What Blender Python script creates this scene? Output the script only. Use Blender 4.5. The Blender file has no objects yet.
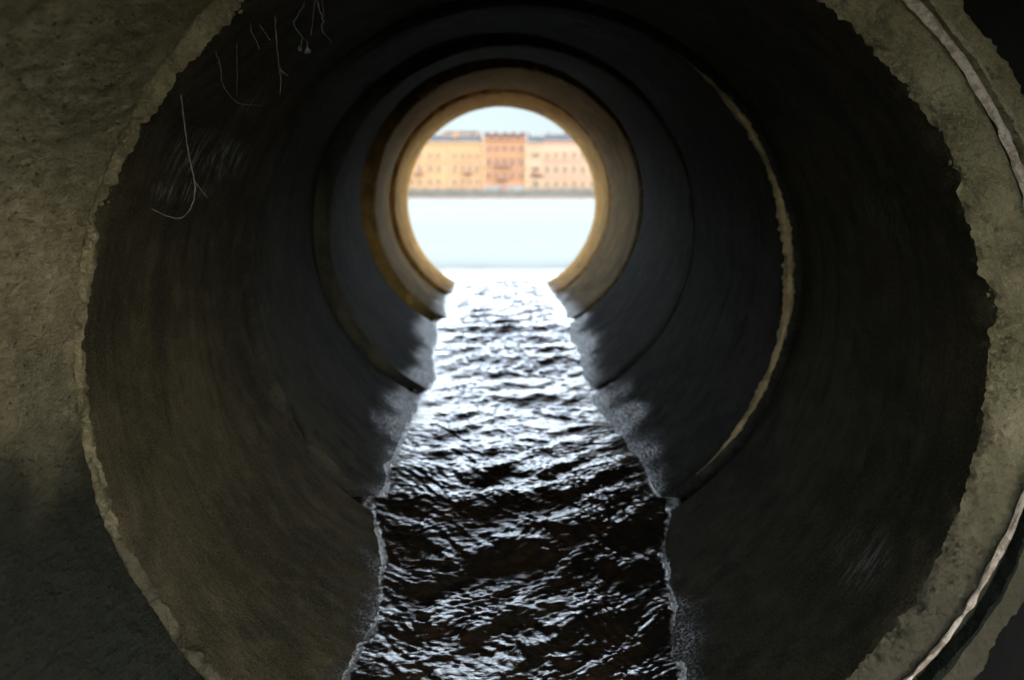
import bpy, math, random
from mathutils import Vector, noise as N
random.seed(7)
sc = bpy.context.scene
COL = sc.collection
F = 995.6            # focal length in pixels (35 mm lens, 36 mm sensor, 1024 px)
HZ = 196.0           # image row of the horizon

def P(px, py, Y):    # survey helper: point seen at (px,py) standing Y metres off
    return Vector(((px-512.0)*Y/F, Y, (HZ-py)*Y/F))

# ------------------------------------------------------------------ objects
def tag(o, label=None, cat=None, group=None, kind=None):
    if label: o['label'] = label
    if cat: o['category'] = cat
    if group: o['group'] = group
    if kind: o['kind'] = kind
    return o
def empty(name, loc, label, cat, group=None):
    o = bpy.data.objects.new(name, None); COL.objects.link(o)
    o.location = loc; o.empty_display_size = .2
    return tag(o, label, cat, group)

class MB:
    def __init__(s): s.v=[]; s.f=[]
    def box(s, x0,x1,y0,y1,z0,z1):
        n=len(s.v)
        s.v += [(x0,y0,z0),(x1,y0,z0),(x1,y1,z0),(x0,y1,z0),(x0,y0,z1),(x1,y0,z1),(x1,y1,z1),(x0,y1,z1)]
        s.f += [tuple(n+i for i in q) for q in ((0,3,2,1),(4,5,6,7),(0,1,5,4),(1,2,6,5),(2,3,7,6),(3,0,4,7))]
        return s
    def prism(s, pts, y0, y1):          # polygon in x,z extruded along y
        n=len(s.v); k=len(pts)
        s.v += [(x,y0,z) for x,z in pts]+[(x,y1,z) for x,z in pts]
        s.f.append(tuple(n+i for i in range(k))); s.f.append(tuple(n+k+i for i in reversed(range(k))))
        for i in range(k):
            j=(i+1)%k; s.f.append((n+i,n+k+i,n+k+j,n+j))
        return s
    def tube(s, pts, rad, seg=6):
        n0=len(s.v); m=len(pts)
        for i,p in enumerate(pts):
            a=pts[max(i-1,0)]; b=pts[min(i+1,m-1)]
            d=(Vector(b)-Vector(a)).normalized()
            u=d.orthogonal().normalized(); w=d.cross(u)
            r=rad[i] if hasattr(rad,'__len__') else rad
            for k in range(seg):
                t=2*math.pi*k/seg
                s.v.append(tuple(Vector(p)+u*(r*math.cos(t))+w*(r*math.sin(t))))
        for i in range(m-1):
            for k in range(seg):
                k2=(k+1)%seg
                s.f.append((n0+i*seg+k,n0+i*seg+k2,n0+(i+1)*seg+k2,n0+(i+1)*seg+k))
        s.f.append(tuple(n0+k for k in reversed(range(seg)))); s.f.append(tuple(n0+(m-1)*seg+k for k in range(seg)))
        return s
    def build(s, name, mat, parent=None, smooth=None, attrs=None):
        me=bpy.data.meshes.new(name); 
        off=Vector(parent_loc(parent)) if parent else Vector((0,0,0))
        me.from_pydata([tuple(Vector(v)-off) for v in s.v],[],s.f); me.update()
        if attrs:
            for k,vals in attrs.items():
                a=me.attributes.new(k,'FLOAT','POINT'); a.data.foreach_set('value',vals)
        if smooth is not None:
            me.polygons.foreach_set('use_smooth',[True]*len(me.polygons))
            me.set_sharp_from_angle(angle=math.radians(smooth))
        o=bpy.data.objects.new(name,me); COL.objects.link(o)
        me.materials.append(mat)
        if parent: o.parent=parent
        return o
def parent_loc(o):
    l=Vector((0,0,0))
    while o: l=l+o.location; o=o.parent
    return l

# ---------------------------------------------------------------- materials
class G:
    """small node-graph writer"""
    def __init__(s,name):
        s.m=bpy.data.materials.new(name); s.m.use_nodes=True
        s.t=s.m.node_tree; s.t.nodes.clear()
        s.out=s.t.nodes.new('ShaderNodeOutputMaterial'); s.b=s.t.nodes.new('ShaderNodeBsdfPrincipled')
        s.t.links.new(s.b.outputs[0],s.out.inputs[0])
        s.geo=s.t.nodes.new('ShaderNodeNewGeometry')
    def n(s,t,**k):
        x=s.t.nodes.new(t)
        for a,b in k.items(): setattr(x,a,b)
        return x
    def put(s,sock,v):
        if isinstance(v,bpy.types.NodeSocket): s.t.links.new(v,sock)
        elif v is not None: sock.default_value=v
    def math(s,op,a,b=None,c=None,clamp=False):
        x=s.n('ShaderNodeMath',operation=op); x.use_clamp=clamp
        s.put(x.inputs[0],a); s.put(x.inputs[1],b)
        if c is not None: s.put(x.inputs[2],c)
        return x.outputs[0]
    def pos(s,scale=(1,1,1),loc=(0,0,0)):
        x=s.n('ShaderNodeMapping'); x.inputs['Scale'].default_value=scale; x.inputs['Location'].default_value=loc
        s.t.links.new(s.geo.outputs['Position'],x.inputs[0]); return x.outputs[0]
    def noise(s,vec,scale=1,detail=4,rough=.55,dist=0):
        x=s.n('ShaderNodeTexNoise'); s.put(x.inputs['Vector'],vec)
        x.inputs['Scale'].default_value=scale; x.inputs['Detail'].default_value=detail
        x.inputs['Roughness'].default_value=rough; x.inputs['Distortion'].default_value=dist
        return x.outputs['Fac']
    def voro(s,vec,scale,feature='F1'):
        x=s.n('ShaderNodeTexVoronoi',feature=feature); s.put(x.inputs['Vector'],vec); x.inputs['Scale'].default_value=scale
        return x.outputs['Distance']
    def ss(s,v,a,b,lo=0.,hi=1.):
        x=s.n('ShaderNodeMapRange',interpolation_type='SMOOTHSTEP'); s.put(x.inputs['Value'],v)
        for k,q in (('From Min',a),('From Max',b),('To Min',lo),('To Max',hi)): s.put(x.inputs[k],q)
        return x.outputs['Result']
    def mix(s,f,a,b,mode='MIX'):
        x=s.n('ShaderNodeMix',data_type='RGBA',blend_type=mode)
        s.put(x.inputs['Factor'],f)
        for i,v in ((6,a),(7,b)):
            s.put(x.inputs[i], v if isinstance(v,bpy.types.NodeSocket) else (*v,1))
        return x.outputs[2]
    def attr(s,name):
        x=s.n('ShaderNodeAttribute'); x.attribute_name=name; return x.outputs['Fac']
    def bump(s,h,dist,strength=1,prev=None):
        x=s.n('ShaderNodeBump'); x.inputs['Strength'].default_value=strength; x.inputs['Distance'].default_value=dist
        s.put(x.inputs['Height'],h); s.put(x.inputs['Normal'],prev); return x.outputs[0]
    def fin(s,col=None,rough=None,normal=None,**k):
        s.put(s.b.inputs['Base Color'], (*col,1) if isinstance(col,tuple) else col)
        s.put(s.b.inputs['Roughness'],rough); s.put(s.b.inputs['Normal'],normal)
        for a,v in k.items(): s.put(s.b.inputs[a.replace('_',' ')],v)
        return s.m

def simple(name,col,rough=.8,var=.12,scale=3,bump=0):
    g=G(name); n=g.noise(g.pos(),scale,5)
    c=g.mix(g.ss(n,.3,.7),tuple(x*(1-var) for x in col),tuple(min(1,x*(1+var)) for x in col))
    return g.fin(c,rough,g.bump(n,bump) if bump else None)

def concrete(name, colA, colB, stain, wetcol, wet=(.12,.34), stainlev=(.45,.7), grain=.0022, rough=.92, scuff=None, spec=.07, wetrough=.30):
    g=G(name)
    big=g.noise(g.pos((1.3,1.0,1.3)),1.6,5,.6)
    med=g.noise(g.pos((1,1,1)),9,6,.62)
    rings=g.noise(g.pos((1.2,34,1.2)),1.5,3,.6)          # form lines running round the pipe
    drip=g.noise(g.pos((7,11,.9)),1.2,4,.6,.4)           # run-down stains
    c=g.mix(g.ss(big,.35,.68),colA,colB)
    c=g.mix(g.math('MULTIPLY',g.ss(drip,stainlev[0],stainlev[1]),.75),c,stain)
    c=g.mix(g.math('MULTIPLY',g.ss(rings,.42,.75),.15),c,tuple(x*.55 for x in colA))
    c=g.mix(g.math('MULTIPLY',g.ss(med,.45,.72),.5),c,tuple(min(1,x*1.5) for x in colB))
    speck=g.voro(g.pos(),85)
    c=g.mix(g.ss(speck,.06,.16,.7,0),c,(.012,.012,.011))  # air holes
    gr=g.noise(g.pos((1,.8,1),(5,2,1)),170,5,.8)
    c=g.mix(g.ss(gr,.34,.50,.75,0),c,tuple(x*.30 for x in colA)); c=g.mix(g.ss(gr,.54,.70,0,.8),c,tuple(min(1,x*2.0) for x in colB))
    hgt=g.attr('hgt')
    wf=g.ss(g.math('ADD',hgt,g.math('MULTIPLY',g.math('SUBTRACT',g.noise(g.pos((1.6,1.3,1.6)),2.2,4,.6),.5),.24)),wet[0],wet[1],1,0)
    wf=g.math('MULTIPLY',wf,g.ss(g.noise(g.pos((1,.7,1)),125,4,.7),.40,.60,.10,1))
    r=g.ss(wf,0,1,rough,wetrough)
    c=g.mix(wf,c,wetcol)
    if scuff:
        for (sx,sy,sz),rad,amt,zs in scuff:
            d=g.n('ShaderNodeVectorMath',operation='DISTANCE')
            mp=g.pos((.5,1,zs),(0,0,0)); g.put(d.inputs[0],mp); d.inputs[1].default_value=(sx*.5,sy,sz*zs)
            k=g.ss(d.outputs['Value'],rad*.25,rad,1,0)
            st=g.noise(g.pos((12,70,12)),1,5,.75)
            st2=g.noise(g.pos((4,4,4),(3,1,5)),2,3)
            kk=g.math('MULTIPLY',g.math('MULTIPLY',k,g.ss(st,.48,.60)),g.math('MULTIPLY',g.ss(st2,.3,.55),amt))
            c=g.mix(kk,c,(.30,.31,.29))
    fine=g.noise(g.pos((1,.8,1)),160,5,.7)
    n=g.bump(rings,.006,.5)
    n=g.bump(med,.03,.8,n)
    n=g.bump(fine,grain*2.2,1.,n); wet_n=g.noise(g.pos((70,70,70)),1,4,.7); n=g.bump(g.math('MULTIPLY',wet_n,wf),.016,1.,n)
    n=g.bump(g.ss(speck,.05,.2),.004,.7,n)
    return g.fin(c,r,n,Specular_IOR_Level=g.ss(wf,0,1,spec,1.0))

M={}
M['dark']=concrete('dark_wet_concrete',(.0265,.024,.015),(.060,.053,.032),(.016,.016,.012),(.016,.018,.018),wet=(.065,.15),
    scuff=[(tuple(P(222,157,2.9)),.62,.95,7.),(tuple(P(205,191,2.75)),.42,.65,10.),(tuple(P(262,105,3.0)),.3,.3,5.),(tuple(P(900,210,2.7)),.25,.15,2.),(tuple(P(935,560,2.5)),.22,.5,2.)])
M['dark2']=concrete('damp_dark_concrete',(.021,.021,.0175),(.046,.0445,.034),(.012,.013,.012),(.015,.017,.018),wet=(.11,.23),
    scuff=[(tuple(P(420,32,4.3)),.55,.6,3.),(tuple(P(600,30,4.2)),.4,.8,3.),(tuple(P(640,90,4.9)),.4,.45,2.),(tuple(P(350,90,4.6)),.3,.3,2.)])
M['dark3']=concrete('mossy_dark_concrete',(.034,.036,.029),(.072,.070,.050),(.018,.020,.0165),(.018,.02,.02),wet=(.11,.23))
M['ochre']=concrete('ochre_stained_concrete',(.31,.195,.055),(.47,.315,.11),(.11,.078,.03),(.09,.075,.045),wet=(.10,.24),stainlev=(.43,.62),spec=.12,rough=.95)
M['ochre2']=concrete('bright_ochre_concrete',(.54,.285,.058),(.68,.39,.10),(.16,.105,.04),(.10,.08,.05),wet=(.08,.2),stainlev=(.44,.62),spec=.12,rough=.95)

# rough-cast broken pipe end
g=G('rough_cast_concrete')
drag=g.noise(g.pos((46,14,46)),1,5,.6,0); fine=g.noise(g.pos(),150,4,.7); big=g.noise(g.pos(),2.2,4)
lump=g.noise(g.pos((1,.6,1)),24,4,.6)
c=g.mix(g.ss(big,.35,.65),(.27,.25,.16),(.40,.37,.245))
c=g.mix(g.ss(drag,.40,.60,.35,0),c,(.10,.095,.062))
c=g.mix(g.ss(fine,.52,.70,0,.7),c,(.50,.45,.31))
fine2=g.noise(g.pos((1,.5,1),(7,3,1)),190,4,.8); c=g.mix(g.ss(fine2,.32,.47,.75,0),c,(.085,.08,.052))
pit=g.voro(g.pos((1,.6,1)),38); c=g.mix(g.ss(pit,.05,.14,.75,0),c,(.025,.024,.018))
low=g.ss(g.math('ADD',g.attr('hgt'),g.math('MULTIPLY',g.math('SUBTRACT',big,.5),.5)),0.74,1.18,1,0)
c=g.mix(low,c,(.020,.023,.019))
n=g.bump(drag,.03,1.); n=g.bump(lump,.016,.8,n); n=g.bump(fine,.004,.9,n); n=g.bump(g.ss(pit,.04,.16),.006,.8,n)
M['rough']=g.fin(c,.95,n,Specular_IOR_Level=.04)

# crumbled rim with aggregate
g=G('crumbling_rim_concrete')
agg=g.voro(g.pos(),52); agg2=g.voro(g.pos((1,1,1),(3,2,1)),120); big=g.noise(g.pos(),5,5,.65); fine=g.noise(g.pos(),130,5,.75)
c=g.mix(g.ss(big,.35,.65),(.20,.178,.095),(.36,.325,.20))
c=g.mix(g.ss(g.noise(g.pos(),17,5,.7),.52,.66),c,(.15,.132,.08))
c=g.mix(g.ss(fine,.54,.68,0,.75),c,(.46,.41,.28))
fine2=g.noise(g.pos((1,1,1),(7,3,1)),210,4,.8); c=g.mix(g.ss(fine2,.30,.46,.8,0),c,(.055,.05,.032))
c=g.mix(g.ss(agg2,.1,.2,.6,0),c,(.03,.028,.02))
low=g.ss(g.math('ADD',g.attr('hgt'),g.math('MULTIPLY',g.math('SUBTRACT',big,.5),.4)),.42,.95,1,0)
c=g.mix(low,c,(.085,.078,.052))
n=g.bump(agg,.02,.7); n=g.bump(big,.05,.9,n); n=g.bump(fine,.010,1.,n)
M['rim']=g.fin(c,.92,n,Specular_IOR_Level=.3)

g=G('pale_mortar'); big=g.noise(g.pos(),9,5,.65); fine=g.noise(g.pos(),110,4,.7)
c=g.mix(g.ss(big,.35,.65),(.52,.44,.37),(.70,.62,.54)); c=g.mix(g.ss(fine,.55,.75,0,.5),c,(.33,.28,.22))
c=g.mix(g.ss(g.noise(g.pos((1,1,1),(4,4,4)),22,6,.75),.46,.58,0,.85),c,(.30,.25,.18))
M['mortar']=g.fin(c,.95,g.bump(fine,.010,1.,g.bump(big,.02,.8)),Specular_IOR_Level=.1)
g=G('beige_mortar'); big=g.noise(g.pos(),8,5,.65); fine=g.noise(g.pos(),120,4,.7)
c=g.mix(g.ss(big,.35,.65),(.22,.165,.08),(.42,.335,.185)); c=g.mix(g.ss(fine,.52,.7,0,.6),c,(.12,.095,.055))
M['bead']=g.fin(c,.9,g.bump(fine,.005,.9,g.bump(big,.015,.7)))
M['soil']=simple('dark_soil',(.010,.0095,.008),.95,.3,6,.03)
M['mud']=simple('wet_mud',(.024,.026,.024),.55,.35,5,.03)
M['root']=simple('dry_root',(.115,.107,.085),.8,.35,40)

# water
g=G('stream_water')
a=g.noise(g.pos((34,66,20)),1,4,.6,.6); b=g.noise(g.pos((80,140,60)),1,3,.6,.3)
n=g.bump(a,.0022,1.); n=g.bump(b,.0010,1.,n)
edge=g.attr('edge'); fn=g.noise(g.pos((40,22,40)),1,6,.75); fn2=g.noise(g.pos((9,6,9)),1,3)
foam=g.ss(g.math('ADD',edge,g.math('MULTIPLY',g.math('SUBTRACT',fn,.5),.07)),-.004,.020,1,0)
n=g.bump(g.math('MULTIPLY',g.noise(g.pos((110,90,110)),1,4,.7),foam),.02,1.,n)
foam=g.math('MULTIPLY',foam,g.ss(edge,-.035,-.012))
foam=g.math('MULTIPLY',foam,g.ss(g.math('MULTIPLY',fn,g.ss(fn2,.25,.6,.75,1.15)),.36,.58))
c=g.mix(g.ss(fn2,.35,.65),(.010,.009,.007),(.020,.013,.008)); c=g.mix(foam,c,(.80,.84,.85))
M['stream']=g.fin(c,g.ss(foam,0,1,.035,.32),n,IOR=1.5)
g=G('river_water')
a=g.noise(g.pos((.5,1.1,1)),1,4,.6); b=g.noise(g.pos((.006,.05,1)),1,3,.5)
c=g.mix(g.ss(b,.35,.65),(.182,.218,.225),(.202,.231,.236))
a=g.noise(g.pos((1.6,5.,1)),1.6,5,.6,.5)
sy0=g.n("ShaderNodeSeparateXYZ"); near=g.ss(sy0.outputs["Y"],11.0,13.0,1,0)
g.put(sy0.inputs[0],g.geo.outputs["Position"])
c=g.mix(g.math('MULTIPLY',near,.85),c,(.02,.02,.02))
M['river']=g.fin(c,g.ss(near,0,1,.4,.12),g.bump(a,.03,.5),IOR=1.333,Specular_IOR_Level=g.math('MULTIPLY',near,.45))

# far town
M['ochre_wall']=simple('ochre_plaster',(0.214,0.134,0.071),.85,.06,.15)
M['ochre_wall2']=simple('warm_ochre_plaster',(0.213,0.128,0.067),.85,.06,.15)
M['orange_wall']=simple('orange_plaster',(0.188,0.099,0.051),.85,.07,.15)
M['cream_wall']=simple('cream_plaster',(0.205,0.147,0.104),.85,.05,.15)
M['peach_wall']=simple('peach_plaster',(0.209,0.149,0.111),.85,.05,.15)
M['trim']=simple('pale_stone_trim',(0.237,0.169,0.106),.85,.05,.3)
M['pinktrim']=simple('pink_stone_trim',(0.194,0.110,0.077),.85,.05,.3)
M['redbrick']=simple('red_brick',(0.087,0.034,0.021),.85,.1,1)
M['slate']=simple('slate_blue_metal_roof',(0.030,0.040,0.052),.55,.15,.3)
M['slate2']=simple('grey_metal_roof',(0.060,0.060,0.070),.55,.15,.3)
M['glass']=simple('dim_window_glass',(0.032,0.024,0.023),.25,.2,.4)
M['glassg']=simple('greenish_window_glass',(0.032,0.032,0.029),.25,.2,.4)
M['iron']=simple('dark_red_iron',(.16,.08,.07),.6,.1,1)
M['shop']=simple('grey_shop_plinth',(.13,.137,.14),.7,.15,.4) #(0.086,0.089,0.089),.7,.15,.4)
M['awning']=simple('red_awning_cloth',(0.112,0.040,0.027),.8,.1,1)
M['granite']=simple('grey_granite',(0.058,0.065,0.063),.8,.14,.25)
M['pinkgranite']=simple('pink_granite',(0.132,0.092,0.087),.8,.1,.3)
M['ground']=simple('paved_ground',(.22,.21,.19),.9,.1,.05)

# -------------------------------------------------------------- pipe survey
RG=[(2.22,536.5,352),(3.74,521,271),(5.485,511.5,227.5),(7.51,507.5,201),(9.30,502,199.5),(10.65,501.5,200.5)]
CEN=[P(x,y,Y) for Y,x,y in RG]
def centre(Y):
    if Y<=CEN[0].y:
        d=(CEN[1]-CEN[0])/(CEN[1].y-CEN[0].y); return CEN[0]+d*(Y-CEN[0].y)
    for a,b in zip(CEN,CEN[1:]):
        if Y<=b.y: return a+(b-a)*((Y-a.y)/(b.y-a.y))
    return CEN[-1]+Vector((0,Y-CEN[-1].y,0))
def nz(x,y,z): return N.noise(Vector((x,y,z)))

def barrel(Y0,Y1,c0,c1,rout=1.17,nt=288,step=.035,erode=.03,seed=0,r0=1.,r1=1.,near=None,nf=6):
    """solid pipe wall: inner skin, chipped ends, outer skin. near(t) gives the broken near edge per angle"""
    m=MB(); hg=[]; nl=max(8,int((Y1-Y0)/step))
    prof=[('o',1.0,rout),('o',0.0,rout)]
    for k in range(1,nf+1): prof.append(('f',0.0,rout+(1.012-rout)*k/float(nf)))
    prof.append(('i',0.0,1.004))
    for k in range(1,nl): prof.append(('i',k/nl,1.0))
    prof+=[('i',.9965,1.0),('b',1.0,1.014),('b',1.0,1.06),('b',1.0,rout-.002)]
    for kind,u,r in prof:
        for j in range(nt):
            t=2*math.pi*j/nt; ct,st=math.cos(t),math.sin(t)
            y0=near(t) if near else Y0
            y=y0+(Y1-y0)*u
            c=c0+(c1-c0)*((y-Y0)/(Y1-Y0)); rr=(r0+(r1-r0)*u)*r
            px,pz=ct*2.2,st*2.2
            if near and kind=='i':
                rr+=.0030*nz(px*21,y*12,pz*21)+.0032*nz(px*46,y*24,pz*46+4)+.010*nz(px*4,y*4,pz*4)
            if kind in 'if':
                e=nz(px*2.3+seed,pz*2.3,seed*3.1)+.6*nz(px*6+seed,pz*6,7.7)+.45*nz(px*15,pz*15,seed+2.)
                dy=y-y0
                chip=max(0.,e-.05)*erode*math.exp(-dy/.035)
                wob=.0045*nz(px*1.5,y*1.5,pz*1.5+seed)+.0018*nz(px*9,y*9,pz*9)
                rr+=wob+(chip if kind=='i' else 0)
                if kind=='f':
                    y+=.012*max(0,nz(px*5,r*9,pz*5))+max(0,e-.05)*erode*.8*max(0,1-(r-1.0)/.09)
                    if r<1.03: rr+=max(0.,e-.05)*erode
                    if nf>6:
                        inn=max(0.,1-(r-1.0)/.075+.5*nz(px*2,pz*2,5))
                        y-=min(1.,inn)*(.030*nz(ct*r*17,st*r*17,4)+.020*nz(ct*r*42,st*r*42,6)+.010*nz(ct*r*85,st*r*85,8))+.005*nz(ct*r*60,st*r*60,1)
                if nf>6 and dy<.05: rr+=max(0.,1-dy/.03)*(.004*nz(ct*20,st*20,3)+.006*nz(ct*55,st*55,7)+.0055*nz(ct*105,st*105,2))
            elif kind=='o' and near and u==0:
                rr+=.014*nz(px*4,pz*4,3)+.006*nz(px*16,pz*16,3)+.008*nz(px*37,pz*37,3)
            m.v.append((c.x+rr*ct,y,c.z+rr*st)); hg.append(rr*st+1.0)
    L=len(prof)
    for i in range(L):
        a=i*nt; b=((i+1)%L)*nt
        for j in range(nt):
            k=(j+1)%nt; m.f.append((a+j,b+j,b+k,a+k))
    return m,hg

R1S=(1.022,1.028,1.028,1.012,1.)
def prad(y):
    for i in range(5):
        if y<CEN[i+1].y: return 1+(R1S[i]-1)*max(0,(y-CEN[i].y)/(CEN[i+1].y-CEN[i].y))
    return 1.
GRP='concrete pipe sections of the culvert'
labels=['dark concrete pipe section behind the crumbling near rim, thin roots hanging at its upper left',
 'dark concrete pipe section with a beige mortar bead squeezed along its right edge',
 'dark damp pipe section just in front of the two ochre sections',
 'dull ochre stained pipe section standing just before the last bright one',
 'bright ochre pipe section at the tunnel mouth framing river and houses']
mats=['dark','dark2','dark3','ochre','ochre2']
gaps=[.11,.13,.26,.19,0]
er=[.035,.03,.04,.10,.085]
PIPES=[]
for i in range(5):
    a,b=CEN[i],CEN[i+1]; Y0=a.y; Y1=b.y-gaps[i]
    c0=a.copy(); c1=b.copy()
    if i==1: c1.x-=.04; c1.z+=.02
    if i==2: c1.x-=.04; c1.z+=.015
    if i==3: c1.x-=.02
    base=Vector((a.x,(Y0+Y1)/2,min(a.z,b.z)-1.17))
    root=empty('concrete_pipe',base,labels[i],'pipe',GRP)
    m,hg=barrel(Y0,Y1,c0,c1,rout=1.135 if i==0 else 1.17,nt=1100 if i==0 else 288,nf=22 if i==0 else 6,erode=er[i],r1=R1S[i],seed=i*5.3,step=.03 if i<2 else .045)
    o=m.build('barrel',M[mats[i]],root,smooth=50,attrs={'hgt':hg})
    PIPES.append(root)
    if i in (0,): 
        o.data.materials.append(M['rim'])
        nt=1100
        for k,p in enumerate(o.data.polygons):
            if nt*1<=k<nt*23: p.material_index=1
            elif nt*23<=k<nt*24: p.material_index=1

# crumbling rim edge of the first section: loose lumps of exposed aggregate, one part
m=MB(); hg=[]
C1=CEN[0]
def lump(m,hg,c,r,seed):
    n0=len(m.v); seg,rgs=7,4
    for i in range(rgs+1):
        ph=math.pi*i/rgs
        for k in range(seg):
            t=2*math.pi*k/seg
            d=Vector((math.sin(ph)*math.cos(t),math.cos(ph),math.sin(ph)*math.sin(t)))
            q=r*(1+1.1*nz(d.x*1.7+seed,d.y*1.7,d.z*1.7))
            v=c+Vector((d.x*q,d.y*q*.7,d.z*q)); m.v.append(tuple(v)); hg.append(v.z-C1.z+1)
    for i in range(rgs):
        for k in range(seg):
            k2=(k+1)%seg; m.f.append((n0+i*seg+k,n0+i*seg+k2,n0+(i+1)*seg+k2,n0+(i+1)*seg+k))
random.seed(3)
for k in range(900):
    t=random.uniform(-1.15,1.25) if k<620 else random.uniform(1.25,5.1)
    w=nz(math.cos(t)*4,math.sin(t)*4,9)
    rr=1.014+abs(random.gauss(0,.04))+.015*w
    if w<-.25 and random.random()<.6: continue
    lump(m,hg,Vector((C1.x+rr*math.cos(t),C1.y+random.uniform(-.004,.016),C1.z+rr*math.sin(t))),random.uniform(.002,.0065),k*.77)
m.build('exposed_aggregate',M['rim'],PIPES[0],smooth=25,attrs={'hgt':hg})

# mortar bead at the second joint, right side
def ring_bead(c,Y,t0,t1,rfun,wfun,dfun,n=240,seg=9,seed=0.,amp=.25):
    m=MB()
    for i in range(n+1):
        t=t0+(t1-t0)*i/n; R=rfun(t); w=wfun(t); d=dfun(t)
        for k in range(seg):
            a=2*math.pi*k/seg
            q=1+amp*nz(math.cos(t)*14+seed,math.sin(t)*14,k*.9)+amp*.7*nz(math.cos(t)*40,math.sin(t)*40,k*1.7+seed)
            rr=R+w*math.cos(a)*q; yy=Y+d*math.sin(a)*q
            m.v.append((c.x+rr*math.cos(t),yy,c.z+rr*math.sin(t)))
    for i in range(n):
        for k in range(seg):
            k2=(k+1)%seg; m.f.append((i*seg+k,i*seg+k2,(i+1)*seg+k2,(i+1)*seg+k))
    m.f.append(tuple(reversed(range(seg)))); m.f.append(tuple(n*seg+k for k in range(seg)))
    return m
def taper(t,t0,t1): 
    u=(t-t0)/(t1-t0); return max(.05,min(1,u*5,(1-u)*6))
T0,T1=-.86,1.02
m=ring_bead(CEN[1],CEN[1].y-.012,T0,T1,lambda t:1.004+.006*nz(t*3,1,1),
    lambda t:taper(t,T0,T1)*.56*(1+.5*nz(t*24,4,4)+.4*nz(t*60,1,7))*(.017+.016*nz(t*4.,2,5)+.010*nz(t*17,2,1)+.012*math.exp(-((t-.12)/.3)**2)+.006*math.exp(-((t+.05)/.25)**2)),
    lambda t:.024*taper(t,T0,T1),n=520,seed=4,amp=.55)
m.build('mortar_bead',M['bead'],PIPES[1],smooth=60)

# broken pipe end round the viewer
c0=C1+Vector((.0600,0,.020)); 
ax=(CEN[0]-CEN[1]).normalized()
def near0(t):
    # ragged cut: short on the right, long on the left
    k=.5-.5*math.cos(t)                       # 0 at right, 1 at left
    s=math.sin(t)
    k2=max(0,min(1,(k-.30)/.45))
    k2=k2*k2*(3-2*k2)
    rag=.018*nz(math.cos(t)*9,math.sin(t)*9,1)+.011*nz(math.cos(t)*28,math.sin(t)*28,2)+.006*nz(math.cos(t)*70,math.sin(t)*70,3)
    return 2.175-1.69*k2+rag*(.25+k2)
Rn=1.088
S0=empty('concrete_pipe',Vector((c0.x,1.6,c0.z-1.27)),'broken rough grey pipe end nearest the viewer, its left wall catching daylight','pipe',GRP)
# r scaled by r0
m,hg=barrel(1.0,2.214,c0-ax*0+Vector((0,-1.214,0))+Vector((0.02,0,-.02)),c0,rout=1.052,nt=1150,step=.012,erode=.012,seed=21,r0=Rn,r1=Rn,near=near0)
S0b=m.build('barrel',M['rough'],S0,smooth=60,attrs={'hgt':hg})
S0b.data.materials.append(M['rim'])
for k,p in enumerate(S0b.data.polygons):
    if 1150<=k<1150*7: p.material_index=1
# pale mortar line where the broken end meets the face of the first section
T0,T1=-1.25,1.5
m=ring_bead(c0,2.205,T0,T1,lambda t:1.081-.022*max(0,-math.sin(t))+.004*nz(t*5,0,0),
   lambda t:taper(t,T0,T1)*(.0085+.004*nz(t*6,3,3)+.0035*nz(t*31,3,9)+.006*max(0,math.sin(t))-.004*max(0,-math.sin(t))),lambda t:.006,n=900,seg=10,seed=8,amp=.55)
m.build('mortar_line',M['mortar'],S0,smooth=60)

# ------------------------------------------------------------------- stream
ZW=[(0.4,496+0),( .9,0)]
prof=[(0.2,-1.33),(1.6,-1.30),(2.3,-1.246),(2.75,-1.234),(3.2,-1.206),(3.8,-1.13),(4.1,-1.11),(5.0,-1.09),(5.6,-1.06),(6.6,-.985),(7.4,-.925),(8.2,-.91),(10.4,-.918),(10.72,-.93)]
def zw(y):
    for (a,za),(b,zb) in zip(prof,prof[1:]):
        if y<=b:
            u=max(0,(y-a)/(b-a)); u=u*u*(3-2*u); return za+(zb-za)*u
    return prof[-1][1]
m=MB(); ed=[]; TRAINS=[]
rs=random.Random(11)
for lam,n in ((.30,3),(.16,3),(.095,4),(.058,5),(.036,7),(.025,7)):
    for q in range(n):
        th=rs.uniform(-1.0,1.0); k=2*math.pi/(lam*rs.uniform(.85,1.15))
        TRAINS.append((k*math.sin(th),k*math.cos(th),.042 if lam>.05 else .056,rs.uniform(0,9)))
y=1.2; ys=[]
while y<10.70:
    ys.append(y); y+=.0038+.0013*(y-1.2)
ys.append(10.70)
NU=270
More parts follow.
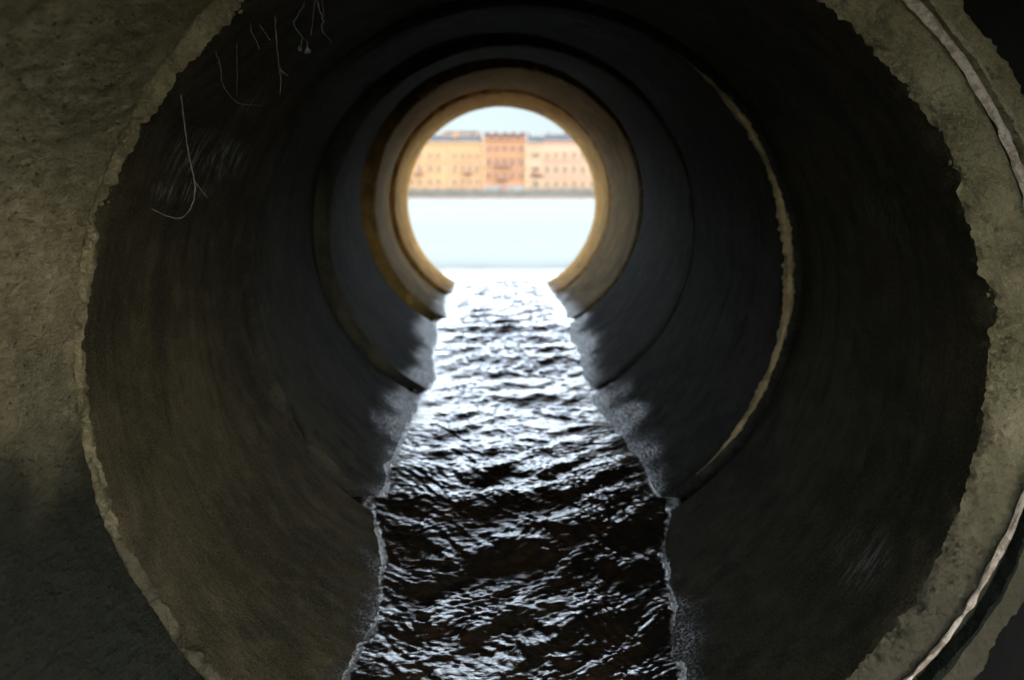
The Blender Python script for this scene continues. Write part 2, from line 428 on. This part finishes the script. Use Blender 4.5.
for y in ys:
    c=centre(y); z0=zw(y); hh=c.z-z0
    pr=prad(y); hw=math.sqrt(max(.05,pr*pr-hh*hh)); cx=c.x
    steep=1.05+.55*max(0,min(1,(4.6-y)/1.2))+.8*max(0,min(1,(y-5.5)/3.))
    tilt=-.05*max(0,min(1,(3.0-y)/.5))
    for k in range(NU+1):
        u=-1+2*k/NU; x=cx+u*(hw+.13)
        wx=x+.08*nz(x*2.3,y*1.7,4); wy=y+.12*nz(x*2.1,y*1.3,9)
        calm=.85+.15*min(1,max(0,(9.5-y)/5.))
        h=.009*nz(wx*3.2,wy*4.6,0)
        ph=1.1*nz(x*3.1,y*2.6,21); ph2=1.3*nz(x*7,y*6,33)
        for (kx,ky,sl,o1) in TRAINS:
            am=.35+1.3*max(0,nz(x*2.2+o1*3,y*2.0+o1,o1*7)+.25)
            h+=steep*am*sl/ky*math.sin(kx*x+ky*y+o1*9+ky*.055*(ph+.5*ph2))
        h+=.0026*nz(wx*11,wy*19,5)+.0017*nz(wx*28,wy*46,8)
        # standing wave below the second joint
        q=.12*nz(x*5,1.5,y*2)
        d=y-(3.42-.30*abs(x-cx)+q); h+=.016*math.exp(-(d/.10)**2)-.012*math.exp(-((d+.22)/.12)**2)
        # short broken cross waves coming off the walls
        for (yc,sl,am,xm) in ((2.95,.6,.012,.15),(2.70,-.6,.010,-.1),(4.6,.8,.010,-.2),(5.9,-.5,.012,.2),(6.9,.3,.012,0),(5.1,-.8,.010,.2)):
            d=y-(yc+sl*(x-cx)+.10*nz(x*4,yc,y)); fl=math.exp(-((x-cx-xm)/.22)**2)*(.6+nz(x*9,y*3,yc))
            h+=am*fl*(math.exp(-(d/.045)**2)-.8*math.exp(-((d-.10)/.07)**2))
        h2=c.z-(z0+(x-cx)*tilt); e=math.sqrt(max(.02,pr*pr-h2*h2))-abs(x-cx)
        h*=calm*min(1.,.35+max(0,e)*4)
        m.v.append((x,y,z0+h+(x-cx)*tilt)); ed.append(e)
for i in range(len(ys)-1):
    for k in range(NU):
        a=i*(NU+1)+k; m.f.append((a,a+1,a+NU+2,a+NU+1))
o=m.build('stream',M['stream'],None,smooth=180,attrs={'edge':ed}); tag(o,'shallow dark stream rippling along the bottom of the pipe','water',kind='structure')

# --------------------------------------------------------- earth round pipes
m=MB()
def ringprism(m,y0,y1,cx0,cz0,cx1,cz1,r,X=30,Zb=-6,Zt=1.5,n=64):
    n0=len(m.v)
    for (y,cx,cz) in ((y0,cx0,cz0),(y1,cx1,cz1)):
        for k in range(n):
            t=2*math.pi*k/n; m.v.append((cx+r*math.cos(t),y,cz+r*math.sin(t)))
        for k in range(n):
            t=2*math.pi*k/n; c,s=math.cos(t),math.sin(t); q=1/max(abs(c),abs(s))
            xx=c*q*X; zz=s*q; m.v.append((xx,y,zz*Zt if zz>0 else -zz*Zb))
    for k in range(n):
        j=(k+1)%n; A=n0; B=n0+2*n
        m.f += [(A+k,A+j,B+j,B+k),(A+k,A+n+k,A+n+j,A+j),(B+k,B+j,B+n+j,B+n+k),(A+n+k,B+n+k,B+n+j,A+n+j)]
ringprism(m,3.3,10.6,.03,-.27,-.11,-.06,1.34)
# chamber behind the viewer: unseen roof, lintel and banks added to shade the near left wall
m.box(-30,-2.3,-2.0,3.3,-6,1.5); m.box(2.3,30,.9,3.3,-6,1.5)
m.box(-2.3,2.4,-1.4,3.3,.90,1.5); m.box(2.4,2.8,-2.0,.9,.13,1.5); m.box(1.9,2.8,-2.3,-2.0,-6,1.5)
o=m.build('hillside_and_shade_slabs',M['soil']); tag(o,'dark earth bank packed around the pipes','bank',kind='structure')
m=MB().box(-2.3,2.3,-2.0,3.3,-6,-1.62); o=m.build('ground',M['mud']); tag(o,'wet mud floor beside the broken pipe end','ground',kind='structure')
m=MB(); m.box(-400,400,-400,-2.0,-6,-1.62); m.box(2.3,400,-2.0,.9,-6,-1.63); o=m.build('ground',M['mud']); tag(o,kind='structure')

# ------------------------------------------------------------ river and bank
RZ=-.945; YB=330.; S=YB/F
m=MB(); n0=0
m.v=[(-3000,10.6,RZ),(3000,10.6,RZ),(3000,YB+2,RZ),(-3000,YB+2,RZ)]; m.f=[(0,1,2,3)]
n0=len(m.v); NX=200; yy=[10.66+.035*k+.0007*k*k for k in range(110)]
for y in yy:
    f=max(0,1-(y-10.6)/13.)
    for k in range(NX+1):
        x=-.1+(k/NX-.5)*14; e=min(1,min(k,NX-k)/8.)
        m.v.append((x,y,RZ+.004+e*f*(.022+.020*nz(x*1.6,y*2.4,3)+.016*nz(x*3.4,y*5.5,6)+.010*nz(x*8,y*11,9))))
for i in range(len(yy)-1):
    for k in range(NX):
        a=n0+i*(NX+1)+k; m.f.append((a,a+1,a+NX+2,a+NX+1))
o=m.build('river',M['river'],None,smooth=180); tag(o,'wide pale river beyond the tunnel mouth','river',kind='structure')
ZT=(HZ-190.3)*S
m=MB().box(-3000,3000,YB+1.2,6000,-6,ZT-1.0); o=m.build('far_bank_ground',M['ground']); tag(o,kind='structure')
q=empty('quay_wall',(0,YB-9,RZ),'long grey granite quay wall along the far bank below the houses','wall')
MB().box(-160,160,YB-9,YB-8,RZ-1,ZT-.5).build('wall_face',M['granite'],q)
mm=MB().box(-160,160,YB-9.15,YB-7.9,ZT-.5,ZT-.2)
for k in range(-40,41): mm.box(k*4-.35,k*4+.35,YB-8.9,YB-8.2,ZT-.2,ZT+.55)
mm.box(-160,160,YB-8.75,YB-8.35,ZT+.55,ZT+.75); mm.build('parapet',M['granite'],q)
MB().box(-160,160,YB-11.2,YB-9,RZ-1,RZ+.62).build('stone_footing',M['pinkgranite'],q)
m=MB().box(-160,160,YB-8,YB+1.2,-6,ZT-1.0+.004); o=m.build('quay_road',M['granite']); tag(o,kind='structure')

def X(px): return (px-512)*S
def Z(py): return (HZ-py)*S
GZ=ZT-1.0
def window(parent,px,py,w,h,glass,trim,sill=True,proud=.22):
    x,z=X(px),Z(py); w*=S; h*=S; y=YB
    fr=MB(); t=.32
    fr.box(x-w/2-t,x-w/2,y-proud,y,z-h/2-t,z+h/2+t); fr.box(x+w/2,x+w/2+t,y-proud,y,z-h/2-t,z+h/2+t)
    fr.box(x-w/2,x+w/2,y-proud,y,z+h/2,z+h/2+t); fr.box(x-w/2,x+w/2,y-proud-.1,y,z-h/2-t,z-h/2)
    fr.box(x-.06,x+.06,y-.12,y,z-h/2,z+h/2); fr.box(x-w/2,x-.06,y-.115,y,z+h*.18,z+h*.18+.1); fr.box(x+.06,x+w/2,y-.115,y,z+h*.18,z+h*.18+.1)
    f=fr.build('window',M[trim],parent)
    MB().box(x-w/2,x+w/2,y-.05,y,z-h/2,z+h/2).build('pane',M[glass],f)
def balcony(parent,px,py,wpx):
    x,z=X(px),Z(py); w=wpx*S; b=MB()
    b.box(x-w/2,x+w/2,YB-1.1,YB,z-.15,z+.05); b.box(x-w/2,x+w/2,YB-1.1,YB-1.0,z+.95,z+1.05)
    k=x-w/2
    while k<x+w/2: b.box(k,k+.07,YB-1.08,YB-1.02,z+.05,z+.95); k+=.28
    b.build('balcony',M['iron'],parent)
def building(name,label,px0,px1,eave,wall,depth=14):
    x0,x1=X(px0),X(px1)
    b=empty(name,((x0+x1)/2,YB,GZ),label,'building','houses along the far quay')
    MB().box(x0,x1,YB,YB+depth,GZ,Z(eave)).build('wall',M[wall],b)
    return b
def cornice(b,px0,px1,py,h,mat,out=.5):
    MB().box(X(px0),X(px1),YB-out,YB,Z(py+h/2),Z(py-h/2)).build('cornice',M[mat],b)
def mansard(b,px0,px1,eave,top,mat,inset=2.0,depth=14):
    x0,x1=X(px0),X(px1); z0,z1=Z(eave)+.004,Z(top)
    m=MB(); m.v=[(x0,YB-.3,z0),(x1,YB-.3,z0),(x1,YB+depth,z0),(x0,YB+depth,z0),(x0+.3,YB+inset,z1),(x1-.3,YB+inset,z1),(x1-.3,YB+depth-inset,z1),(x0+.3,YB+depth-inset,z1)]
    m.f=[(0,3,2,1),(4,5,6,7),(0,1,5,4),(1,2,6,5),(2,3,7,6),(3,0,4,7)]
    return m.build('roof',M[mat],b)
def chimney(roof,px,py0,py1,w=2.2,mat='redbrick',dy=4):
    x=X(px); MB().box(x-w*S/2,x+w*S/2,YB+dy,YB+dy+1.2,Z(py1),Z(py0)).box(x-w*S/2-.1,x+w*S/2+.1,YB+dy-.1,YB+dy+1.3,Z(py0),Z(py0)+.2).build('chimney',M[mat],roof)

# left ochre house
A=building('town_house','ochre plaster house at the left end of the row, slate roof behind a plain eave',360,450.3,141.5,'ochre_wall')
r=mansard(A,360,452,141.5,135.0,'slate'); chimney(r,404,131,137); chimney(r,380,131,137); chimney(r,442,131.5,136,3,'pinktrim')
cornice(A,360,450.3,142.2,1.4,'trim'); cornice(A,360,450.3,161.6,.8,'trim',.3); cornice(A,360,450.3,188.6,1.6,'shop',.25)
for px in (374,384,394,402,411.5,420.5,430.5,439):
    window(A,px,155.5,3.0,4.2,'glass','trim'); window(A,px,168.5,3.0,6.6,'glass','trim'); window(A,px,181.6,3.0,4.6,'glass','trim')
balcony(A,420.5,173.8,8); balcony(A,384,173.8,8)
# second ochre house
B=building('town_house','warm ochre house between the left end house and the taller orange one',450.3,482.5,141.5,'ochre_wall2')
r=mansard(B,453.5,481.5,141.5,135.2,'slate'); chimney(r,456.5,131.2,137.5,3.5,'pinktrim',0.6); chimney(r,472,132,136,2)
cornice(B,450.3,482.5,142.2,1.4,'trim'); cornice(B,450.3,482.5,161.6,.8,'trim',.3); cornice(B,450.3,482.5,188.6,1.6,'shop',.25)
MB().box(X(449.4),X(451.2),YB-.25,YB,GZ,Z(141.5)).build('pilaster',M['trim'],B)
for px in (455,463.,470,477.5):
    window(B,px,155.5,2.8,4.2,'glass','trim'); window(B,px,168.5,2.8,6.6,'glass','trim'); window(B,px,181.6,2.8,4.6,'glass','trim')
balcony(B,469.5,173.8,8)
# orange middle house
Mh=building('town_house','tall orange house in the middle of the row with red dormers on its parapet',483,526.8,138.6,'orange_wall',15)
cornice(Mh,483,526.8,139.4,1.6,'pinktrim',.6); cornice(Mh,483,526.8,155.2,.8,'trim',.3); cornice(Mh,483,526.8,168.6,.8,'trim',.3); 
MB().box(X(484),X(526),YB-.12,YB,GZ,Z(185.4)).build('shop_front',M['shop'],Mh)
r=mansard(Mh,484,526,138.6,134.6,'redbrick',2.5,15)
for px in (487.5,496,505,513.5,522.5):
    dm=MB(); x=X(px); dm.box(x-.95,x+.95,YB-.2,YB+3,Z(138.5)+.01,Z(133.6)); dm.prism([(x-1.15,Z(133.6)),(x+1.15,Z(133.6)),(x,Z(131.6))],YB-.3,YB+3)
    d=dm.build('dormer',M['redbrick'],r); MB().box(x-.5,x+.5,YB-.25,YB-.2,Z(137.6),Z(134.6)).build('pane',M['glass'],d)
for px in (483.9,526):
    MB().box(X(px)-.35,X(px)+.35,YB-.3,YB,GZ,Z(138.6)).build('pilaster',M['trim'],Mh)
for px in (489.3,497,505,513,521.4):
    window(Mh,px,148.4,3.2,4.6,'glass','pinktrim'); window(Mh,px,162,3.0,6.4,'glass','pinktrim'); window(Mh,px,175.2,3.0,4.8,'glass','pinktrim')
balcony(Mh,504,166.6,16)
dr=MB().box(X(504)-.9,X(504)+.9,YB-.2,YB-.12,GZ,Z(184)).build('door',M['iron'],Mh)
MB().box(X(504)-1.6,X(504)+1.6,YB-1.4,YB,Z(179.3),Z(178.3)).build('canopy',M['iron'],Mh)
# narrow cream house
Cn=building('town_house','narrow cream house with wide triple windows beside the orange one',526.8,543.6,142.6,'cream_wall')
r=mansard(Cn,527.5,543.6,142.6,136,'slate'); chimney(r,529,133,138,2)
cornice(Cn,526.8,543.6,143.1,1.2,'trim'); cornice(Cn,526.8,543.6,188.6,1.6,'shop',.25)
for py,h in ((155,3.6),(169,4.6)): window(Cn,536,py,7.2,h,'glass','trim')
window(Cn,536,184,5.0,6,'glassg','trim')
aw=MB(); aw.prism([(X(532),Z(174.6)),(X(543),Z(176)),(X(543),Z(174.6)),(X(533),Z(173.2))],YB-1.2,YB); aw.build('awning',M['awning'],Cn)
# right peach house
D=building('town_house','long pale peach house at the right end of the row under a slate roof',543.6,655,141.2,'peach_wall')
r=mansard(D,543.6,655,141.2,134.2,'slate'); chimney(r,566,131.5,136,2); chimney(r,549,131.8,136,2,'pinktrim'); chimney(r,612,131.5,136,2)
cornice(D,543.6,655,141.6,1.6,'pinktrim'); cornice(D,543.6,655,161.2,.9,'pinktrim',.3); cornice(D,543.6,655,177.2,.7,'trim',.3); cornice(D,543.6,655,188.6,1.6,'shop',.25)
for k in range(12):
    px=547.5+8.95*k
    window(D,px,155,3.1,5.0,'glassg','trim'); window(D,px,169.4,3.1,6.8,'glassg','trim'); window(D,px,184,3.2,5.2,'glassg','trim')
# house peeping over the roofs behind
Hb=empty('town_house',(X(464),YB+30,GZ),'pale house whose upper wall peeps over the roofs behind the ochre houses','building','houses along the far quay')
s2=(YB+30)/YB
MB().box(X(442)*s2,X(481)*s2,YB+30,YB+42,GZ,(HZ-133.2)*S*s2).build('wall',M['cream_wall'],Hb)
m=MB(); m.prism([(X(441.5)*s2,(HZ-133.2)*S*s2+.01),(X(481.5)*s2,(HZ-133.2)*S*s2+.01),(X(476)*s2,(HZ-131.0)*S*s2),(X(447)*s2,(HZ-131.0)*S*s2)],YB+29.7,YB+42.3); rf=m.build('roof',M['slate2'],Hb)

# -------------------------------------------------------------------- roots
def root(label,pts,r=.0024,side=None,side2=None):
    pts=[P(*p) for p in pts]
    # smooth path
    out=[]
    for i in range(len(pts)-1):
        p0=pts[max(i-1,0)];p1=pts[i];p2=pts[i+1];p3=pts[min(i+2,len(pts)-1)]
        for k in range(7):
            t=k/7.; out.append(.5*((2*p1)+(p2-p0)*t+(2*p0-5*p1+4*p2-p3)*t*t+(3*p1-p0-3*p2+p3)*t**3))
    out.append(pts[-1]); n=len(out)
    out=[p+Vector((nz(i*.5,len(label),0),nz(i*.5,2,len(label)),0))*.0035 for i,p in enumerate(out)]
    e=empty('hanging_root',out[0],label,'root','thin roots hanging from the pipe joint')
    MB().tube(out,[r*.82*(1-.6*i/n)*(1+.25*math.sin(i*1.9))+.0003 for i in range(n)],6).build('main_strand',M['root'],e,smooth=80)
    for s in (side,side2):
        if s:
            q=[P(*p) for p in s]; MB().tube(q,[r*.55]+[r*.4]*(len(q)-1),5).build('side_strand',M['root'],e,smooth=80)
Yr=2.36
root('longest thin root, its pale tip curling up to the left in a hook',[(168,70,2.25),(180,92,2.3),(185,130,2.34),(190,160,Yr),(195,186,Yr),(192,205,Yr),(183,217,2.35),(170,217,2.34),(152,209,2.33)],.0025,[(194,180,Yr),(201,190,2.38),(207,197,2.39)])
root('root hanging straight down then forking at its lower end',[(272,-6,2.4),(275,20,2.45),(277,45,2.48),(279,65,2.48),(283,74,2.48)],.0022,[(279,66,2.48),(281,80,2.48),(280,94,2.49)],[(281,70,2.48),(288,76,2.5)])
root('slanting thin root running from the lip down to the right',[(243,-2,2.30),(252,12,2.36),(262,28,2.42),(270,40,2.46)],.0020)
root('short thin root beside the slanting one, bent near its tip',[(244,-2,2.28),(250,15,2.32),(251,30,2.36),(257,42,2.38),(259,49,2.38)],.0016)
root('fine root looping along the wall below the others',[(212,40,2.26),(217,55,2.31),(221,70,2.35),(222,82,2.38),(228,93,2.42),(238,103,2.44),(252,105,2.48),(262,106,2.5)],.0016)
root('zigzag root ending in two pale knobs',[(307,-12,2.5),(303,6,2.52),(294,24,2.52),(302,37,2.52),(300,48,2.52)],.0020,[(302,37,2.52),(307,41,2.52),(308,50,2.52)])
root('double strand root kinked toward its lower right tip',[(313,-18,2.5),(318,5,2.52),(323,20,2.53),(322,30,2.53),(332,42,2.54)],.0026,[(315,0,2.51),(313,20,2.52),(311,35,2.52)],[(320,-10,2.51),(323,5,2.52),(324,18,2.53)])
root('faint straight hair-thin root close to the left lip',[(236,5,2.3),(236,30,2.36),(237,60,2.42),(237,95,2.47)],.0011)
kn=MB()
for e in [o for o in COL.objects if o.get('label')=='zigzag root ending in two pale knobs']:
    k2=MB(); dummy=[]
    lump(k2,dummy,P(300,49,2.52),.006,1.); lump(k2,dummy,P(308,51,2.52),.0075,4.)
    k2.build('pale_knobs',M['root'],e,smooth=80)

# -------------------------------------------------------------------- light
SUN_EL=math.radians(32); AZ=math.radians(52)      # azimuth from straight behind the viewer, towards the right
sd=Vector((math.sin(AZ)*math.cos(SUN_EL),-math.cos(AZ)*math.cos(SUN_EL),math.sin(SUN_EL)))
L=bpy.data.lights.new('sun','SUN'); L.energy=.95; L.angle=math.radians(6); L.color=(1,.93,.82)
lo=bpy.data.objects.new('sun',L); COL.objects.link(lo); lo.rotation_euler=sd.to_track_quat('Z','Y').to_euler(); lo.location=(0,-5,20)
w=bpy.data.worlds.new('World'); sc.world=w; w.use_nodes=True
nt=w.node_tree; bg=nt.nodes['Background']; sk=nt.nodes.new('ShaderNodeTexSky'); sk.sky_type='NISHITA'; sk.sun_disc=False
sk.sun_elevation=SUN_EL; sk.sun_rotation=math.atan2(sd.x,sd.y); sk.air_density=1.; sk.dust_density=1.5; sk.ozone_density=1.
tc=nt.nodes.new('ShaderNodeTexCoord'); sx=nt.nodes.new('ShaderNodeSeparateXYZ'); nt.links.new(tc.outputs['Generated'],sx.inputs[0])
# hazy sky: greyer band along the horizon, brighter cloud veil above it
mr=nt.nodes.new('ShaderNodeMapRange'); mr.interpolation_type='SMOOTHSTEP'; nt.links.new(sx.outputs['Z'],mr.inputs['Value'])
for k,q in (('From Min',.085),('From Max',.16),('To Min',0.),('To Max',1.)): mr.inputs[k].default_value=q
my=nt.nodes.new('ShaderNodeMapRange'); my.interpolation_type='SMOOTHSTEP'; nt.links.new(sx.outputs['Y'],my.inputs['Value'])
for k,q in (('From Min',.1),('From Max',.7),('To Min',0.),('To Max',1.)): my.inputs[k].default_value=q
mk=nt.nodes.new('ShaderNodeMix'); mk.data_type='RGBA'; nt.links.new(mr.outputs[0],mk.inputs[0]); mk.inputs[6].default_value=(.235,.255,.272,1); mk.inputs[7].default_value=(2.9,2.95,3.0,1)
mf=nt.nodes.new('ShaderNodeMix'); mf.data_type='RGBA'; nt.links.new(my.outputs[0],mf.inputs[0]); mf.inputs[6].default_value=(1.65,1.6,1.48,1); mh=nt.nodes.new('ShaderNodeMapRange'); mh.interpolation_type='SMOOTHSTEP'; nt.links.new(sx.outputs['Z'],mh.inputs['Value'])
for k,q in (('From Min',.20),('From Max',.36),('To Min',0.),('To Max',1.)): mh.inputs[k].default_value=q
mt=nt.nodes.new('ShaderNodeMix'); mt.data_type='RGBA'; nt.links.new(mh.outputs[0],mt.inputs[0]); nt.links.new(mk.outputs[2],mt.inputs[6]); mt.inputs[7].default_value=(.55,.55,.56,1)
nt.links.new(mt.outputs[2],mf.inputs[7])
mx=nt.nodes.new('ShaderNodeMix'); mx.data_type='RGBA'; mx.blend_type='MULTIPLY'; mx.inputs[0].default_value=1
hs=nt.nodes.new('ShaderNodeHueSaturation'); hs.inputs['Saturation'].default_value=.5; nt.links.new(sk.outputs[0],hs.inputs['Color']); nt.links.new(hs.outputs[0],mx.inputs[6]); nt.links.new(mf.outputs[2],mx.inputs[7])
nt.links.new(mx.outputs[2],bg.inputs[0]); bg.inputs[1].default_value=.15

# ------------------------------------------------------------------- camera
cd=bpy.data.cameras.new('camera'); cam=bpy.data.objects.new('camera',cd); COL.objects.link(cam); sc.camera=cam
cam.location=(0,0,0); cam.rotation_euler=(math.radians(90),0,0)
cd.lens=35; cd.sensor_width=36; cd.sensor_fit='HORIZONTAL'; cd.shift_y=-(340-HZ)/1024.
cd.clip_start=.05; cd.clip_end=12000
cd.dof.use_dof=True; cd.dof.focus_distance=2.45; cd.dof.aperture_fstop=2.5

sc.render.engine='CYCLES'; sc.cycles.use_denoising=True; sc.cycles.max_bounces=10; sc.cycles.diffuse_bounces=5; sc.cycles.glossy_bounces=5
sc.cycles.sample_clamp_indirect=6; sc.cycles.caustics_reflective=False; sc.cycles.caustics_refractive=False
v=sc.view_settings; v.view_transform='Standard'; v.look='None'; v.gamma=1; v.use_curve_mapping=False; v.exposure=2.4
